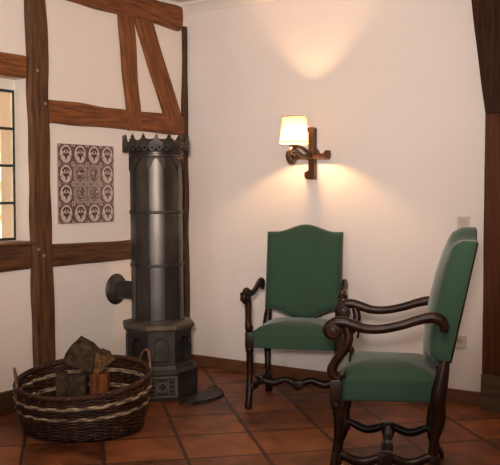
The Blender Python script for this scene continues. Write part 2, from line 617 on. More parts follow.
# ------------------------------------------------------------------ timbers of the left wall (x = 0, facing +x)
NX = (1, 0, 0)
post = timber('timber_post', M['timber_post'], (0, -1.530, 0.0), (0, -1.588, 2.86), 0.180, 0.157, 0.035, NX,
              'thick upright timber post between the window and the tile panel', 'post', 1, 0.009)
timber('timber_rail', M['timber'], (0, -3.2, 2.176), (0, -1.672, 2.172), 0.148, 0.145, 0.025, NX,
       'short timber rail directly above the window', 'beam', 2, 0.006)
timber('timber_rail', M['timber'], (0, -1.486, 1.913), (0, -0.064, 1.906), 0.150, 0.150, 0.025, NX,
       'timber rail running above the tile panel and behind the stove crown', 'beam', 3, 0.008)
timber('timber_rail', M['timber_post'], (0, -3.2, 0.978), (0, -1.655, 0.974), 0.165, 0.165, 0.028, NX,
       'timber rail below the window and its sill', 'beam', 4, 0.006)
timber('timber_rail', M['timber_post'], (0, -1.462, 0.962), (0, -0.064, 0.964), 0.155, 0.128, 0.025, NX,
       'timber rail below the tile panel, passing behind the stove', 'beam', 5, 0.007)
timber('timber_beam', M['timber'], (0, -1.515, 2.765), (0, -0.110, 2.728), 0.190, 0.190, 0.050, NX,
       'heavy rounded timber beam along the top of the half-timbered wall', 'beam', 6, 0.010, chamf=0.03)
timber('timber_stud', M['timber'], (0, -0.722, 2.665), (0, -0.630, 1.838), 0.160, 0.142, 0.030, NX,
       'short upright timber stud above the left of the stove', 'post', 7, 0.008)
timber('timber_brace', M['timber'], (0, -0.556, 2.716), (0, -0.145, 1.880), 0.182, 0.195, 0.028, NX,
       'slanting timber brace above the stove, leaning towards the corner', 'brace', 8, 0.006)
timber('corner_post', M['timber_dark'], (0, -0.026, 0.0), (0, -0.028, 2.68), 0.050, 0.058, 0.026, NX,
       'thin dark crooked timber post in the corner behind the stove', 'post', 9, 0.010, chamf=0.008)
for (y, z) in ((-1.595, 2.16), (-1.555, 0.975), (-1.530, 1.955), (-1.60, 1.02)):
    bm = bmesh.new()
    tube(bm, [(0.025, y, z), (0.0425, y, z)], 0.011, 10)
    obj('peg', bm, M['peg'], post)

# ------------------------------------------------------------------ post, plinth and brace at the right
dp = timber('door_post', M['doorpost'], (2.596, 0, 0.228), (2.596, 0, 1.880), 0.312, 0.312, 0.10, (0, -1, 0),
            'smooth brown timber post at the right edge, standing on a plinth', 'post', 11, 0.0015)
pl = timber('post_plinth', M['plinth'], (2.611, 0, 0.0), (2.611, 0, 0.228), 0.335, 0.335, 0.128, (0, -1, 0),
            'weathered wooden plinth block under the right-hand post', 'plinth', 12, 0.002)


# curved knee brace: outline in the wall plane, given real thickness
bm = bmesh.new()
uvl = bm.loops.layers.uv.new('UVMap')
zz = [1.880 + (2.86 - 1.880) * i / 16 for i in range(17)]
key = [(1.880, 2.453), (2.054, 2.425), (2.273, 2.396), (2.43, 2.373), (2.586, 2.354), (2.86, 2.326)]
left = []
for z in zz:
    for (z0, x0), (z1, x1) in zip(key, key[1:]):
        if z0 <= z <= z1 + 1e-6:
            left.append(x0 + (x1 - x0) * (z - z0) / (z1 - z0))
            break
R_ = 2.752
yf, yb = -0.150, 0.0
ch = 0.026
rows = []
for x, z in zip(left, zz):
    rows.append([bm.verts.new(q) for q in ((x, yb, z), (x, yf + ch, z), (x + ch, yf, z), (R_ - ch, yf, z), (R_, yf + ch, z), (R_, yb, z))])
for i in range(len(rows) - 1):
    for j in range(6):
        f = bm.faces.new((rows[i][j], rows[i][(j + 1) % 6], rows[i + 1][(j + 1) % 6], rows[i + 1][j]))
        for lp in f.loops:
            c = lp.vert.co
            lp[uvl].uv = (c.z, c.x + c.y)
bm.faces.new(rows[0])
bm.faces.new(rows[-1])
tag(obj('curved_brace', bm, M['brace']), 'dark curved timber brace on the right-hand post below the ceiling', 'brace')

# ------------------------------------------------------------------ tile panel
tp = thing('tile_panel', 'square panel of sixteen purple and white antique wall tiles', 'tiles', (0, -1.130, 1.1745))
S4 = 0.1335
bm = bmesh.new()
box2(bm, (0, -2 * S4 - 0.001, 0), (0.010, 2 * S4 + 0.001, 4 * S4), 0.002)
obj('backing_board', bm, M['grout'], tp)


def tile_mesh(kind):
    """local: u right, v up, faces +z; converted to wall coordinates by the caller"""
    bm = bmesh.new()
    h = S4 / 2 - 0.0012
    box(bm, (0, 0, 0.003), (2 * h, 2 * h, 0.006), 0.001, mi=1 if kind == 0 else 3)
    e = 0.0061

    def flat(poly, mi, z=0.0):
        prism(bm, poly, 0.0007, Matrix.Translation((0, 0, e + z)), mi)
    if kind == 0:
        flat(circ(0, 0, 0.053, 0.060, 28), 0)
        # flower bowl: flared pot on a foot, leaves and blossoms
        flat([(-0.030, 0.002), (0.030, 0.002), (0.024, -0.012), (0.010, -0.018), (0.010, -0.030), (0.000, -0.046), (-0.004, -0.030), (-0.010, -0.018), (-0.024, -0.012)], 2, 0.0007)
        flat([(-0.033, 0.004), (0.033, 0.004), (0.033, 0.008), (-0.033, 0.008)], 1, 0.0009)
        for k in range(5):
            a = PI * (0.12 + 0.19 * k)
            flat(circ(0.029 * math.cos(a), 0.012 + 0.028 * math.sin(a), 0.0088, 0.0095, 10), 2, 0.0010 + 0.0001 * k)
        flat(circ(0, 0.022, 0.010, 0.011, 12), 2, 0.0018)
        flat(circ(0, 0.022, 0.004, 0.004, 8), 0, 0.0026)
        for sx in (-1, 1):
            flat([(sx * 0.046, -0.020), (sx * 0.040, -0.004), (sx * 0.036, -0.022)], 1, 0.0007)
        # light corner leaves
        for sx in (-1, 1):
            for sy in (-1, 1):
                flat([(sx * 0.063, sy * 0.063), (sx * 0.047, sy * 0.060), (sx * 0.054, sy * 0.054), (sx * 0.060, sy * 0.047)], 0, 0.0)
    else:
        rnd = random.Random(kind * 11)
        flat(circ(0, 0, 0.056, 0.060, 28), 0)
        flat(circ(0, 0, 0.052, 0.056, 28), 3, 0.0007)
        for k in range(11):
            a = rnd.uniform(0, 2 * PI)
            r = rnd.uniform(0.008, 0.040)
            flat(circ(r * math.cos(a), r * math.sin(a), rnd.uniform(0.005, 0.013), rnd.uniform(0.004, 0.009), 9), (1, 0, 2, 3)[k % 4], 0.0014 + 0.0001 * k)
        flat([(-0.04, -0.030), (0.04, -0.036), (0.038, -0.026), (-0.03, -0.022)], 1, 0.0026)
        for sx in (-1, 1):
            for sy in (-1, 1):
                flat([(sx * 0.063, sy * 0.063), (sx * 0.047, sy * 0.060), (sx * 0.054, sy * 0.054), (sx * 0.060, sy * 0.047)], 0, 0.0)
    # (u, v, n) -> (x = n, y = u, z = v)
    bmesh.ops.transform(bm, matrix=Matrix(((0, 0, 1, 0.009), (1, 0, 0, 0), (0, 1, 0, 0), (0, 0, 0, 1))), verts=bm.verts[:])
    return bm


TM = [M['tile_glaze'], M['tile_purple'], M['tile_deep'], M['tile_mid']]
first = None
for r in range(4):
    for c in range(4):
        inner = r in (1, 2) and c in (1, 2)
        if inner:
            o = obj('tile', tile_mesh(1 + r * 2 + c), TM, tp)
            o['label'] = 'tile with a round landscape scene'
        elif first is None:
            o = first = obj('tile', tile_mesh(0), TM, tp)
        else:
            o = first.copy()
            COL.objects.link(o)
            o.parent = tp
        o.location = (0, (c - 1.5) * S4, (3.5 - r) * S4)

# ------------------------------------------------------------------ column stove
SX, SY = 0.430, -0.875
st = thing('column_stove', 'tall black cast-iron column stove standing in the corner', 'stove', (SX, SY, 0))
st.rotation_euler = (0.0044, -0.0067, 0)   # it leans a touch


def octa(ap, a0=PI / 8, n=8):
    r = ap / math.cos(PI / n)
    return [(r * math.cos(a0 + 2 * PI * k / n), r * math.sin(a0 + 2 * PI * k / n)) for k in range(n)]


def loft(bm, rows, mi=0):
    """rows of (polygon, z)"""
    rg = [[bm.verts.new((x, y, z)) for x, y in poly] for poly, z in rows]
    n = len(rg[0])
    for A, B in zip(rg, rg[1:]):
        for j in range(n):
            f = bm.faces.new((A[j], A[(j + 1) % n], B[(j + 1) % n], B[j]))
            f.material_index = mi
    bm.faces.new(list(reversed(rg[0]))).material_index = mi
    bm.faces.new(rg[-1]).material_index = mi


def face_mat(ang, ap, z):
    """local x along the face, y up, z outwards"""
    n = Vector((math.cos(ang), math.sin(ang), 0))
    t = Vector((-math.sin(ang), math.cos(ang), 0))
    m = Matrix((t, (0, 0, 1), n)).transposed().to_4x4()
    return Matrix.Translation(n * ap + Vector((0, 0, z))) @ m


# base block
bm = bmesh.new()
loft(bm, [(octa(0.254), 0.0), (octa(0.256), 0.012), (octa(0.250), 0.018), (octa(0.250), 0.165), (octa(0.258), 0.172), (octa(0.258), 0.184),
          (octa(0.236), 0.205), (octa(0.226), 0.225), (octa(0.214), 0.236)])
base = obj('base', bm, M['iron_rough'], st)
# front grate of the base, facing the room
fw = 2 * 0.250 * math.tan(PI / 8)
bm = bmesh.new()
FM = face_mat(-PI / 4, 0.250, 0.022)
ring_plate(bm, [(-fw / 2 + .004, 0), (fw / 2 - .004, 0), (fw / 2 - .004, .14), (-fw / 2 + .004, .14)],
           [(-fw / 2 + .016, .012), (fw / 2 - .016, .012), (fw / 2 - .016, .128), (-fw / 2 + .016, .128)], 0.012, FM)
FM2 = face_mat(-PI / 4, 0.2515, 0.022)
ring_plate(bm, circ(0, .07, .036, n=24), circ(0, .07, .026, n=24), 0.010, FM2)
for cx in (-.062, .062):
    for cy in (.040, .070, .100):
        ring_plate(bm, [(cx - .026, cy - .0155), (cx + .026, cy - .0155), (cx + .026, cy + .0155), (cx - .026, cy + .0155)],
                   [(cx - .020, cy - .007), (cx - .012, cy - .012), (cx + .012, cy - .012), (cx + .020, cy - .007), (cx + .020, cy + .007), (cx + .012, cy + .012), (cx - .012, cy + .012), (cx - .020, cy + .007)], 0.009, FM2)
for k in range(4):
    a = PI / 4 + k * PI / 2
    ca_, sa_ = math.cos(a), math.sin(a)
    prism(bm, [(ca_ * .020 - sa_ * .004, .07 + sa_ * .020 + ca_ * .004), (ca_ * .020 + sa_ * .004, .07 + sa_ * .020 - ca_ * .004),
               (ca_ * .052 + sa_ * .004, .07 + sa_ * .052 - ca_ * .004), (ca_ * .052 - sa_ * .004, .07 + sa_ * .052 + ca_ * .004)], 0.008, FM2)
obj('grate', bm, M['ledge'], st)
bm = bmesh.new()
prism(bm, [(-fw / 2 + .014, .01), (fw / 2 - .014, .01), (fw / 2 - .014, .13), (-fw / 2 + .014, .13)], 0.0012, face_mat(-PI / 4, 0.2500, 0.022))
obj('grate_shade_plate', bm, M['iron_shade'], st)  # dark sheet in place of the shaded hollow behind the grate
for ang in (0, -PI / 2, PI / 4, -3 * PI / 4):
    bm = bmesh.new()
    ring_plate(bm, [(-fw / 2 + .006, 0), (fw / 2 - .006, 0), (fw / 2 - .006, .138), (-fw / 2 + .006, .138)],
               [(-fw / 2 + .03, .022), (fw / 2 - .03, .022), (fw / 2 - .03, .116), (-fw / 2 + .03, .116)], 0.007, face_mat(ang, 0.250, 0.022))
    obj('side_panel', bm, M['iron_rough'], st)

# octagonal fire chamber with arched niches
bm = bmesh.new()
loft(bm, [(octa(0.174), 0.225), (octa(0.174), 0.450)])
obj('fire_chamber', bm, M['iron_shade'], st)
uw = 2 * 0.216 * math.tan(PI / 8)


def arch(w_, z0, z1, n=12):
    r = w_ / 2
    p = [(-r, z0), (r, z0)]
    p += [(r * math.cos(PI * k / n), z1 - r + r * math.sin(PI * k / n)) for k in range(n + 1)]
    return p


for k in range(8):
    ang = -PI / 4 + k * PI / 4
    bm = bmesh.new()
    ring_plate(bm, [(-uw / 2, 0), (uw / 2, 0), (uw / 2, .216), (-uw / 2, .216)], arch(0.110, .018, .186), 0.034, face_mat(ang, 0.182, 0.230))
    ring_plate(bm, arch(0.126, .010, .196), arch(0.104, .020, .184), 0.007, face_mat(ang, 0.214, 0.230), 1)
    pn = obj('arched_panel', bm, [M['iron_rough'], M['iron_rough']], st)
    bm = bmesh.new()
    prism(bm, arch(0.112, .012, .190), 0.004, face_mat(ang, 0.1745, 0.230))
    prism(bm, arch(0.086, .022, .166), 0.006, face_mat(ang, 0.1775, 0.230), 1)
    obj('niche', bm, [M['iron_shade'], M['iron_rough']], pn)  # back plate coloured dark for the shade inside the arch
# small latch knob on the right of the chamber
bm = bmesh.new()
tube(bm, [(0.214, 0.03, 0.38), (0.245, 0.03, 0.38)], 0.007, 10)
lathe(bm, [(0.004, -.010), (0.012, -.006), (0.014, 0), (0.012, .006), (0.004, .010)], 12, (0.250, 0.03, 0.38))
obj('latch', bm, M['iron'], st, smooth=True, angle=40)

# ledge
bm = bmesh.new()
loft(bm, [(octa(0.212), 0.440), (octa(0.218), 0.446), (octa(0.222), 0.456), (octa(0.236), 0.464), (octa(0.238), 0.472), (octa(0.238), 0.490),
          (octa(0.232), 0.498), (octa(0.200), 0.506), (octa(0.190), 0.510)])
obj('ledge', bm, M['ledge'], st)

# panelled column: ten gently curved panels
A0 = math.radians(-50.5)
NP = 10


def facet(a):
    x = ((a - A0) / (2 * PI / NP) + 0.5) % 1.0 - 0.5
    h = x * 2 * PI / NP
    flat_r = math.cos(PI / NP) / math.cos(h)
    return 0.30 * flat_r + 0.70 * 1.0


RC = 0.176
for (z0, z1) in ((0.500, 0.885), (0.897, 1.245), (1.257, 1.640)):
    bm = bmesh.new()
    lathe(bm, [(RC - 0.003, z0), (RC, z0 + 0.004), (RC, (z0 + z1) / 2), (RC, z1 - 0.004), (RC - 0.003, z1)], 120, rfun=facet)
    obj('column_section', bm, M['iron'], st, smooth=True, angle=12)
    # raised seams between the panels
for k in range(NP):
    a = A0 + (k + 0.5) * 2 * PI / NP
    bm = bmesh.new()
    r = RC + 0.000
    tube(bm, [(r * math.cos(a), r * math.sin(a), 0.515), (r * math.cos(a), r * math.sin(a), 1.60)], 0.0035, 6)
    obj('seam', bm, M['iron_rough'], st, smooth=True)
for z in (0.891, 1.251):
    bm = bmesh.new()
    lathe(bm, [(RC - 0.004, -0.009), (RC + 0.004, -0.007), (RC + 0.006, 0), (RC + 0.004, 0.007), (RC - 0.004, 0.009)], 60, (0, 0, z))
    for k in range(NP):
        a = A0 + (k + 0.5) * 2 * PI / NP
        box(bm, ((RC + .003) * math.cos(a), (RC + .003) * math.sin(a), z), (0.014, 0.020, 0.026), 0.004, M4=Matrix.Rotation(a, 4, 'Z'))
    obj('band', bm, M['iron_rough'], st, smooth=True, angle=35)
bm = bmesh.new()
lathe(bm, [(RC - .004, 0.505), (RC + .008, 0.507), (RC + .008, 0.513), (RC + .003, 0.522), (RC - .004, 0.526)], 60)
obj('foot_ring', bm, M['iron_rough'], st, smooth=True, angle=35)

# arcade: pointed arches hanging from the collar, one per panel
bm = bmesh.new()
for k in range(NP):
    ac = A0 + k * 2 * PI / NP
    pts_low = [(-1.0, -0.088), (-0.86, -0.070), (-0.70, -0.052), (-0.66, -0.062), (-0.52, -0.040), (-0.30, -0.022), (0, -0.004),
               (0.30, -0.022), (0.52, -0.040), (0.66, -0.062), (0.70, -0.052), (0.86, -0.070), (1.0, -0.088)]
    fr, bk = [], []
    for (t, dz) in pts_low:
        a = ac + t * PI / NP
        rr = RC * facet(a if abs(t) < 1 else ac + 0.999 * t * PI / NP)
        fr.append(((rr + .009) * math.cos(a), (rr + .009) * math.sin(a), 1.618 + dz))
        bk.append(((rr - .002) * math.cos(a), (rr - .002) * math.sin(a), 1.618 + dz))
    for i in range(len(fr) - 1):
        p, q = fr[i], fr[i + 1]
        b0, b1 = bk[i], bk[i + 1]
        v = [bm.verts.new(x) for x in (p, q, (q[0], q[1], 1.63), (p[0], p[1], 1.63), b0, b1)]
        bm.faces.new((v[0], v[1], v[2], v[3]))
        bm.faces.new((v[4], v[5], v[1], v[0]))
bmesh.ops.remove_doubles(bm, verts=bm.verts[:], dist=1e-5)
obj('arcade', bm, M['iron_rough'], st)
bm = bmesh.new()
lathe(bm, [(RC - .004, 1.612), (RC + .010, 1.614), (RC + .012, 1.624), (RC + .006, 1.628), (RC + .006, 1.640), (RC + .015, 1.646), (RC + .015, 1.652),
           (RC + .008, 1.656), (RC + .014, 1.668), (RC + .038, 1.680), (RC + .042, 1.692), (RC + .042, 1.708), (RC + .038, 1.714), (RC - .03, 1.716)], 72)
obj('collar', bm, M['iron'], st, smooth=True, angle=35)

# crown: scalloped hanging rim below, fleurons above
bm = bmesh.new()
RW = 0.222
for k in range(30):
    a = A0 + (k + .5) * 2 * PI / 30
    m = face_mat(a, RW - 0.003, 1.690)
    wv = RW * math.tan(PI / 30)
    poly = [(-wv, 0.012), (-wv, -0.006), (-wv * .8, -0.020), (-wv * .35, -0.030), (0, -0.034), (wv * .35, -0.030), (wv * .8, -0.020), (wv, -0.006), (wv, 0.012)]
    ring_plate(bm, poly, circ(0, -0.010, wv * .42, .008, 10), 0.008, m)
obj('scalloped_rim', bm, M['iron_rough'], st)
bm = bmesh.new()
for k in range(16):
    a = A0 + k * 2 * PI / 16 + 0.02
    m = face_mat(a, RW - 0.006, 1.700)
    poly = [(-.046, 0), (-.046, .016), (-.038, .020), (-.029, .021), (-.023, .028), (-.027, .036), (-.018, .043), (-.011, .040), (-.010, .050), (-.014, .055),
            (-.007, .060), (0, .073), (.007, .060), (.014, .055), (.010, .050), (.011, .040), (.018, .043), (.027, .036), (.023, .028), (.029, .021), (.038, .020), (.046, .016), (.046, 0)]
    prism(bm, poly, 0.010, m)
obj('crown_cresting', bm, M['iron_rough'], st)
bm = bmesh.new()
lathe(bm, [(0.195, 1.700), (0.195, 1.716), (0.17, 1.735), (0.08, 1.745), (0.01, 1.747)], 48)
obj('top_plate', bm, M['iron_rough'], st, smooth=True, angle=40)

# flue pipe to the left wall
bm = bmesh.new()
zc = 0.690
yc = 0.045
tube(bm, [(-SX + 0.008, yc, zc), (-0.30, yc, zc), (-0.17, yc, zc)], 0.066, 28)
fp = obj('flue_pipe', bm, M['iron_rough'], st, smooth=True, angle=40)
bm = bmesh.new()
P2 = [(0.110, -SX + 0.001), (0.112, -SX + 0.008), (0.102, -SX + 0.020), (0.083, -SX + 0.030), (0.070, -SX + 0.036), (0.064, -SX + 0.042)]
lathe(bm, [(r, z) for r, z in P2], 36)
bmesh.ops.transform(bm, matrix=Matrix.Translation((0, yc, zc)) @ Matrix(((0, 0, 1, 0), (1, 0, 0, 0), (0, 1, 0, 0), (0, 0, 0, 1))), verts=bm.verts[:])
obj('wall_rosette', bm, M['iron_rough'], fp, smooth=True, angle=35)

# hearth plate on the floor beside the stove
outl = [(0.700, -0.990), (0.735, -1.045), (0.785, -1.060), (0.835, -1.025), (0.872, -0.960), (0.892, -0.880), (0.890, -0.790), (0.862, -0.705),
        (0.810, -0.635), (0.750, -0.590), (0.705, -0.600), (0.702, -0.760), (0.700, -0.880)]
bm = bmesh.new()
prism(bm, outl, 0.014)
bmesh.ops.bevel(bm, geom=[e for e in bm.edges if all(v.co.z > 0.01 for v in e.verts)], offset=0.004, segments=2, affect='EDGES')
hp = tag(obj('hearth_plate', bm, M['iron_rough']), 'flat rounded iron hearth plate lying on the floor right of the stove', 'hearth plate')
bm = bmesh.new()
pts = [(x * .9 + .08, y * .9 - .083, 0.016) for x, y in outl[1:10]]
tube(bm, catmull(pts, 3), 0.004, 6)
obj('raised_rim', bm, M['iron_rough'], hp, smooth=True)
bm = bmesh.new()
tube(bm, catmull([(0.715, -0.70, 0.012), (0.722, -0.69, 0.034), (0.728, -0.655, 0.038), (0.730, -0.625, 0.030), (0.731, -0.615, 0.012)], 4), 0.005, 8)
obj('grip', bm, M['iron_rough'], hp, smooth=True)

# ------------------------------------------------------------------ wicker basket with firewood
BX, BY = 0.640, -1.822
ROT = math.radians(33.5)
bk = thing('wicker_basket', 'large oval dark wicker log basket with two pale bands and handles', 'basket', (BX, BY, 0), ROT)
NST = 44


def rimz(a):
    return 0.302 + 0.050 * math.sin(a) + 0.022 * math.cos(a)


def bshape(a, s):
    """radius vector at angle a for height fraction s"""
    f = 0.86 + 0.14 * min(1.0, s * 1.35) ** 0.8 - 0.015 * max(0, s - 0.8) / 0.2
    return 0.391 * f * math.cos(a), 0.345 * f * math.sin(a)


def weave_row(bm, s, ph, rad, mi, seed):
    pts = []
    n = NST * 4
    for i in range(n):
        a = 2 * PI * i / n
        x, y = bshape(a, s)
        rr = math.hypot(x, y)
        o_ = 0.0055 * math.cos(NST / 2 * a + ph) + 0.003 * noise.noise(Vector((a * 4, seed, 0)))
        zj = 0.0035 * noise.noise(Vector((math.cos(a) * 3, math.sin(a) * 3 + seed * 5, 2)))
        pts.append((x * (rr + o_) / rr, y * (rr + o_) / rr, 0.012 + s * (rimz(a) - 0.012) + zj))
    tube(bm, pts, rad, 6, closed=True, mi=mi)


rows = 27
band_lo = (13, 14)
band_hi = (20, 21)
bm = bmesh.new()
bms = {'lo': bmesh.new(), 'hi': bmesh.new()}
for r in range(rows):
    s = (r + 0.5) / rows
    tgt = bm
    mi = random.choice((0, 0, 1))
    rad = 0.0066
    if r in band_lo:
        tgt, mi, rad = bms['lo'], 0, 0.0072
    if r in band_hi:
        tgt, mi, rad = bms['hi'], 0, 0.0072
    weave_row(tgt, s, PI * (r % 2), rad, mi, r * 1.7)
obj('weave', bm, [M['willow'], M['willow_red']], bk, smooth=True)
for k_, b_ in bms.items():
    o = obj('pale_band', b_, M['willow_pale'], bk, smooth=True)
    o['label'] = 'pale cream woven band'
bm = bmesh.new()
for i in range(NST):
    a = 2 * PI * (i + 0.5) / NST
    pts = []
    for k in range(7):
        s = k / 6
        x, y = bshape(a, s)
        pts.append((x, y, 0.004 + s * (rimz(a) + 0.004)))
    tube(bm, pts, 0.0042, 6)
obj('stakes', bm, M['willow_tan'], bk, smooth=True)
# rim: three twisted rods
bm = bmesh.new()
n = 220
for q in range(4):
    pts = []
    for i in range(n):
        a = 2 * PI * i / n
        x, y = bshape(a, 1.0)
        rr = math.hypot(x, y)
        tw = 26 * a + q * PI / 2
        ro = 0.010 * math.cos(tw)
        pts.append((x * (rr + ro) / rr, y * (rr + ro) / rr, rimz(a) + 0.004 + 0.009 * math.sin(tw)))
    tube(bm, pts, 0.0085, 6, closed=True, mi=(0, 1, 0, 1)[q])
obj('rim', bm, [M['willow'], M['willow_red']], bk, smooth=True)
bm = bmesh.new()
lathe(bm, [(0.01, 0.002), (0.98, 0.002), (1.0, 0.008), (1.0, 0.016), (0.01, 0.018)], 48)
bmesh.ops.scale(bm, vec=(0.320, 0.284, 1), verts=bm.verts[:])
obj('base', bm, M['willow'], bk)
for ang, wd, hh in ((0.42, 0.115, 0.095), (PI + 0.236, 0.100, 0.100)):
    bm = bmesh.new()
    for q in range(3):
        pts = []
        for i in range(41):
            t = i / 40
            a = ang + (t - 0.5) * wd / 0.18
            x, y = bshape(a, 1.0)
            rr = math.hypot(x, y)
            tw = 20 * t + q * 2 * PI / 3
            ro = 0.004 * math.cos(tw) + 0.006
            z = rimz(a) - 0.05 + (hh + 0.05) * math.sin(PI * t) ** 0.6 + 0.004 * math.sin(tw)
            pts.append((x * (rr + ro) / rr, y * (rr + ro) / rr, z))
        tube(bm, pts, 0.0048, 6)
    obj('handle', bm, M['willow_tan'], bk, smooth=True)


def log(label, loc, rot, poly, length, mats, seed, barkn=0, top=0):
    """split log: section polygon (metres) extruded along local z; first `barkn` sides are bark"""
    bm = bmesh.new()
    n = 10
    # resample the section
    sec = []
    for i in range(len(poly)):
        a, b = Vector(poly[i]), Vector(poly[(i + 1) % len(poly)])
        for k in range(4):
            sec.append((a.lerp(b, k / 4), i < barkn))
    rg = []
    for i in range(n + 1):
        z = length * i / n
        ring = []
        for p, _ in sec:
            q = Vector((p.x * 9, p.y * 9, z * 7 + seed))
            d = 0.007 * noise.noise(q * 1.2) + 0.005 * noise.noise(q * 4)
            s = 1.0 + 1.6 * d / max(0.02, p.length) * 0.6
            zo = 0.010 * noise.noise(Vector((p.x * 30, p.y * 30, seed + i))) if i in (0, n) else 0
            ring.append(bm.verts.new((p.x * s, p.y * s, z + zo)))
        rg.append(ring)
    k = len(sec)
    for i in range(n):
        for j in range(k):
            f = bm.faces.new((rg[i][j], rg[i][(j + 1) % k], rg[i + 1][(j + 1) % k], rg[i + 1][j]))
            f.material_index = 0 if sec[j][1] else 1
    for ring, c in ((rg[0], 0), (rg[-1], length)):
        cv = bm.verts.new((0, 0, c))
        for j in range(k):
            f = bm.faces.new((ring[j], ring[(j + 1) % k], cv))
            f.material_index = 2
    o = obj('firewood_log', bm, mats, smooth=False)
    o.location = loc
    o.rotation_euler = rot
    return tag(o, label, 'log', 'firewood in the wicker basket')


def bw(l, d, z):
    """basket-frame offsets (right, away, up) to world"""
    return (BX + l * math.cos(ROT) - d * math.sin(ROT), BY + l * math.sin(ROT) + d * math.cos(ROT), z)


LM = [M['bark'], M['wood_tan'], M['wood_tan']]
LG = [M['bark'], M['bark'], M['bark']]
LR = [M['bark'], M['wood_red'], M['wood_red']]
log('grey barked log with a pale cut spot, under the tipped top log', bw(-0.014, -0.075, 0.020), (0.02, 0.0, ROT), [(-.046, -.05), (0, -.066), (.048, -.05), (.052, .03), (0, .06), (-.052, .03)], 0.318, LG, 3, 6)
log('reddish split log standing at the right of the pile', bw(0.108, -0.060, 0.020), (-0.02, 0.0, ROT), [(-.048, -.045), (.050, -.055), (.052, .045), (-.046, .05)], 0.322, LR, 8, 0)
log('dark sliver of firewood at the left of the pile', bw(-0.120, -0.030, 0.020), (0.0, 0.0, ROT + .2), [(-.032, -.03), (.034, -.035), (.032, .03), (-.028, .035)], 0.32, [M['bark'], M['timber_dark'], M['bark']], 12, 2)
log('big grey barked log tipped on top of the basket pile', bw(-0.014, 0.085, 0.428), (PI / 2, 0.0, ROT + 0.10),
    [(-.010, .108), (-.060, .068), (-.098, .008), (-.082, -.028), (-.02, -.050), (.060, -.082), (.105, .022), (.060, .066)], 0.175, LG, 21, 8)
log('tan split wedge leaning down the right side of the pile', bw(0.106, 0.075, 0.392), (PI / 2, 0.0, ROT - 0.06),
    [(-.006, .072), (.045, .050), (.068, .002), (.020, -.040), (-.022, -.055), (-.012, -.010)], 0.160, LM, 31, 1)

# ------------------------------------------------------------------ armchairs


def arm_side(sx):
    bm = bmesh.new()
    pts = [(.286, .214, .712), (.286, .216, .740), (.286, .200, .766), (.288, .160, .776), (.292, .10, .762), (.297, .03, .739), (.303, -.05, .722), (.308, -.12, .722),
           (.311, -.175, .737), (.312, -.215, .748), (.312, -.250, .748), (.312, -.280, .733), (.312, -.291, .711), (.312, -.280, .690), (.312, -.261, .682), (.312, -.245, .690), (.312, -.240, .706), (.312, -.250, .716), (.312, -.260, .712)]
    rad = [.014, .019, .022, .021, .019, .018, .018, .019, .021, .022, .021, .018, .016, .015, .013, .012, .011, .010, .008]
    P = catmull([(x * sx, y, z) for x, y, z in pts], 4)
    R = []
    for i in range(len(rad) - 1):
        R += [rad[i] + (rad[i + 1] - rad[i]) * k / 4 for k in range(4)]
    R.append(rad[-1])
    tube(bm, P, R, 10, flat=1.15, up=(sx, 0, 0.0))
    # boss of the volute
    tube(bm, [(sx * .288, -.262, .712), (sx * .291, -.262, .712), (sx * .333, -.262, .712), (sx * .336, -.262, .712)], [.026, .030, .030, .026], 20)
    for xx in (.287, .337):
        sp = []
        for k in range(30):
            t = k / 29
            a = 0.6 + 4.2 * PI * t
            r = .029 * (1 - t) + .004
            sp.append((sx * xx, -.262 - r * math.cos(a), .712 + r * math.sin(a)))
        tube(bm, sp, .0042, 6)
    return bm


def arm_support(sx):
    bm = bmesh.new()
    pts = [(.288, -.238, .490), (.288, -.262, .510), (.290, -.268, .534), (.293, -.256, .564), (.297, -.236, .594), (.301, -.214, .626), (.304, -.198, .660), (.306, -.194, .692), (.308, -.205, .728)]
    rad = [.022, .024, .023, .021, .021, .022, .022, .020, .018]
    P = catmull([(x * sx, y, z) for x, y, z in pts], 4)
    R = []
    for i in range(len(rad) - 1):
        R += [rad[i] + (rad[i + 1] - rad[i]) * k / 4 for k in range(4)]
    R.append(rad[-1])
    tube(bm, P, R, 10)
    # little carved curl at the foot and leaf in the middle
    tube(bm, [(sx * .268, -.224, .512), (sx * .272, -.224, .512), (sx * .304, -.224, .512), (sx * .308, -.224, .512)], [.010, .018, .018, .010], 12)
    tube(bm, catmull([(sx * .301, -.190, .575), (sx * .302, -.186, .600), (sx * .304, -.180, .625), (sx * .305, -.186, .645)], 4), [.006] * 6 + [.010] * 5 + [.006] * 2, 8)
    return bm


def front_leg(sx):
    bm = bmesh.new()
    box(bm, (sx * .286, -.25, .438), (.052, .052, .106), 0.006)
    pts = [(0, 0, .398), (0, .002, .374), (0, .008, .350), (0, .013, .308), (0, .012, .250), (0, .006, .205), (0, .003, .160), (0, -.002, .115), (0, -.014, .075), (0, -.028, .045), (0, -.034, .024), (0, -.034, .0)]
    rad = [.024, .028, .023, .024, .022, .018, .021, .024, .022, .021, .026, .024]
    P = catmull([(sx * .286 + x, -.25 + y, z) for x, y, z in pts], 4)
    R = []
    for i in range(len(rad) - 1):
        R += [rad[i] + (rad[i + 1] - rad[i]) * k / 4 for k in range(4)]
    R.append(rad[-1])
    tube(bm, P, R, 12)
    # carved collar at the knee
    tube(bm, [(sx * .286, -.25 + .003, .374), (sx * .286, -.25 + .005, .364)], .027, 12)
    box(bm, (sx * .283, -.247, .132), (.044, .046, .050), 0.006)
    return bm


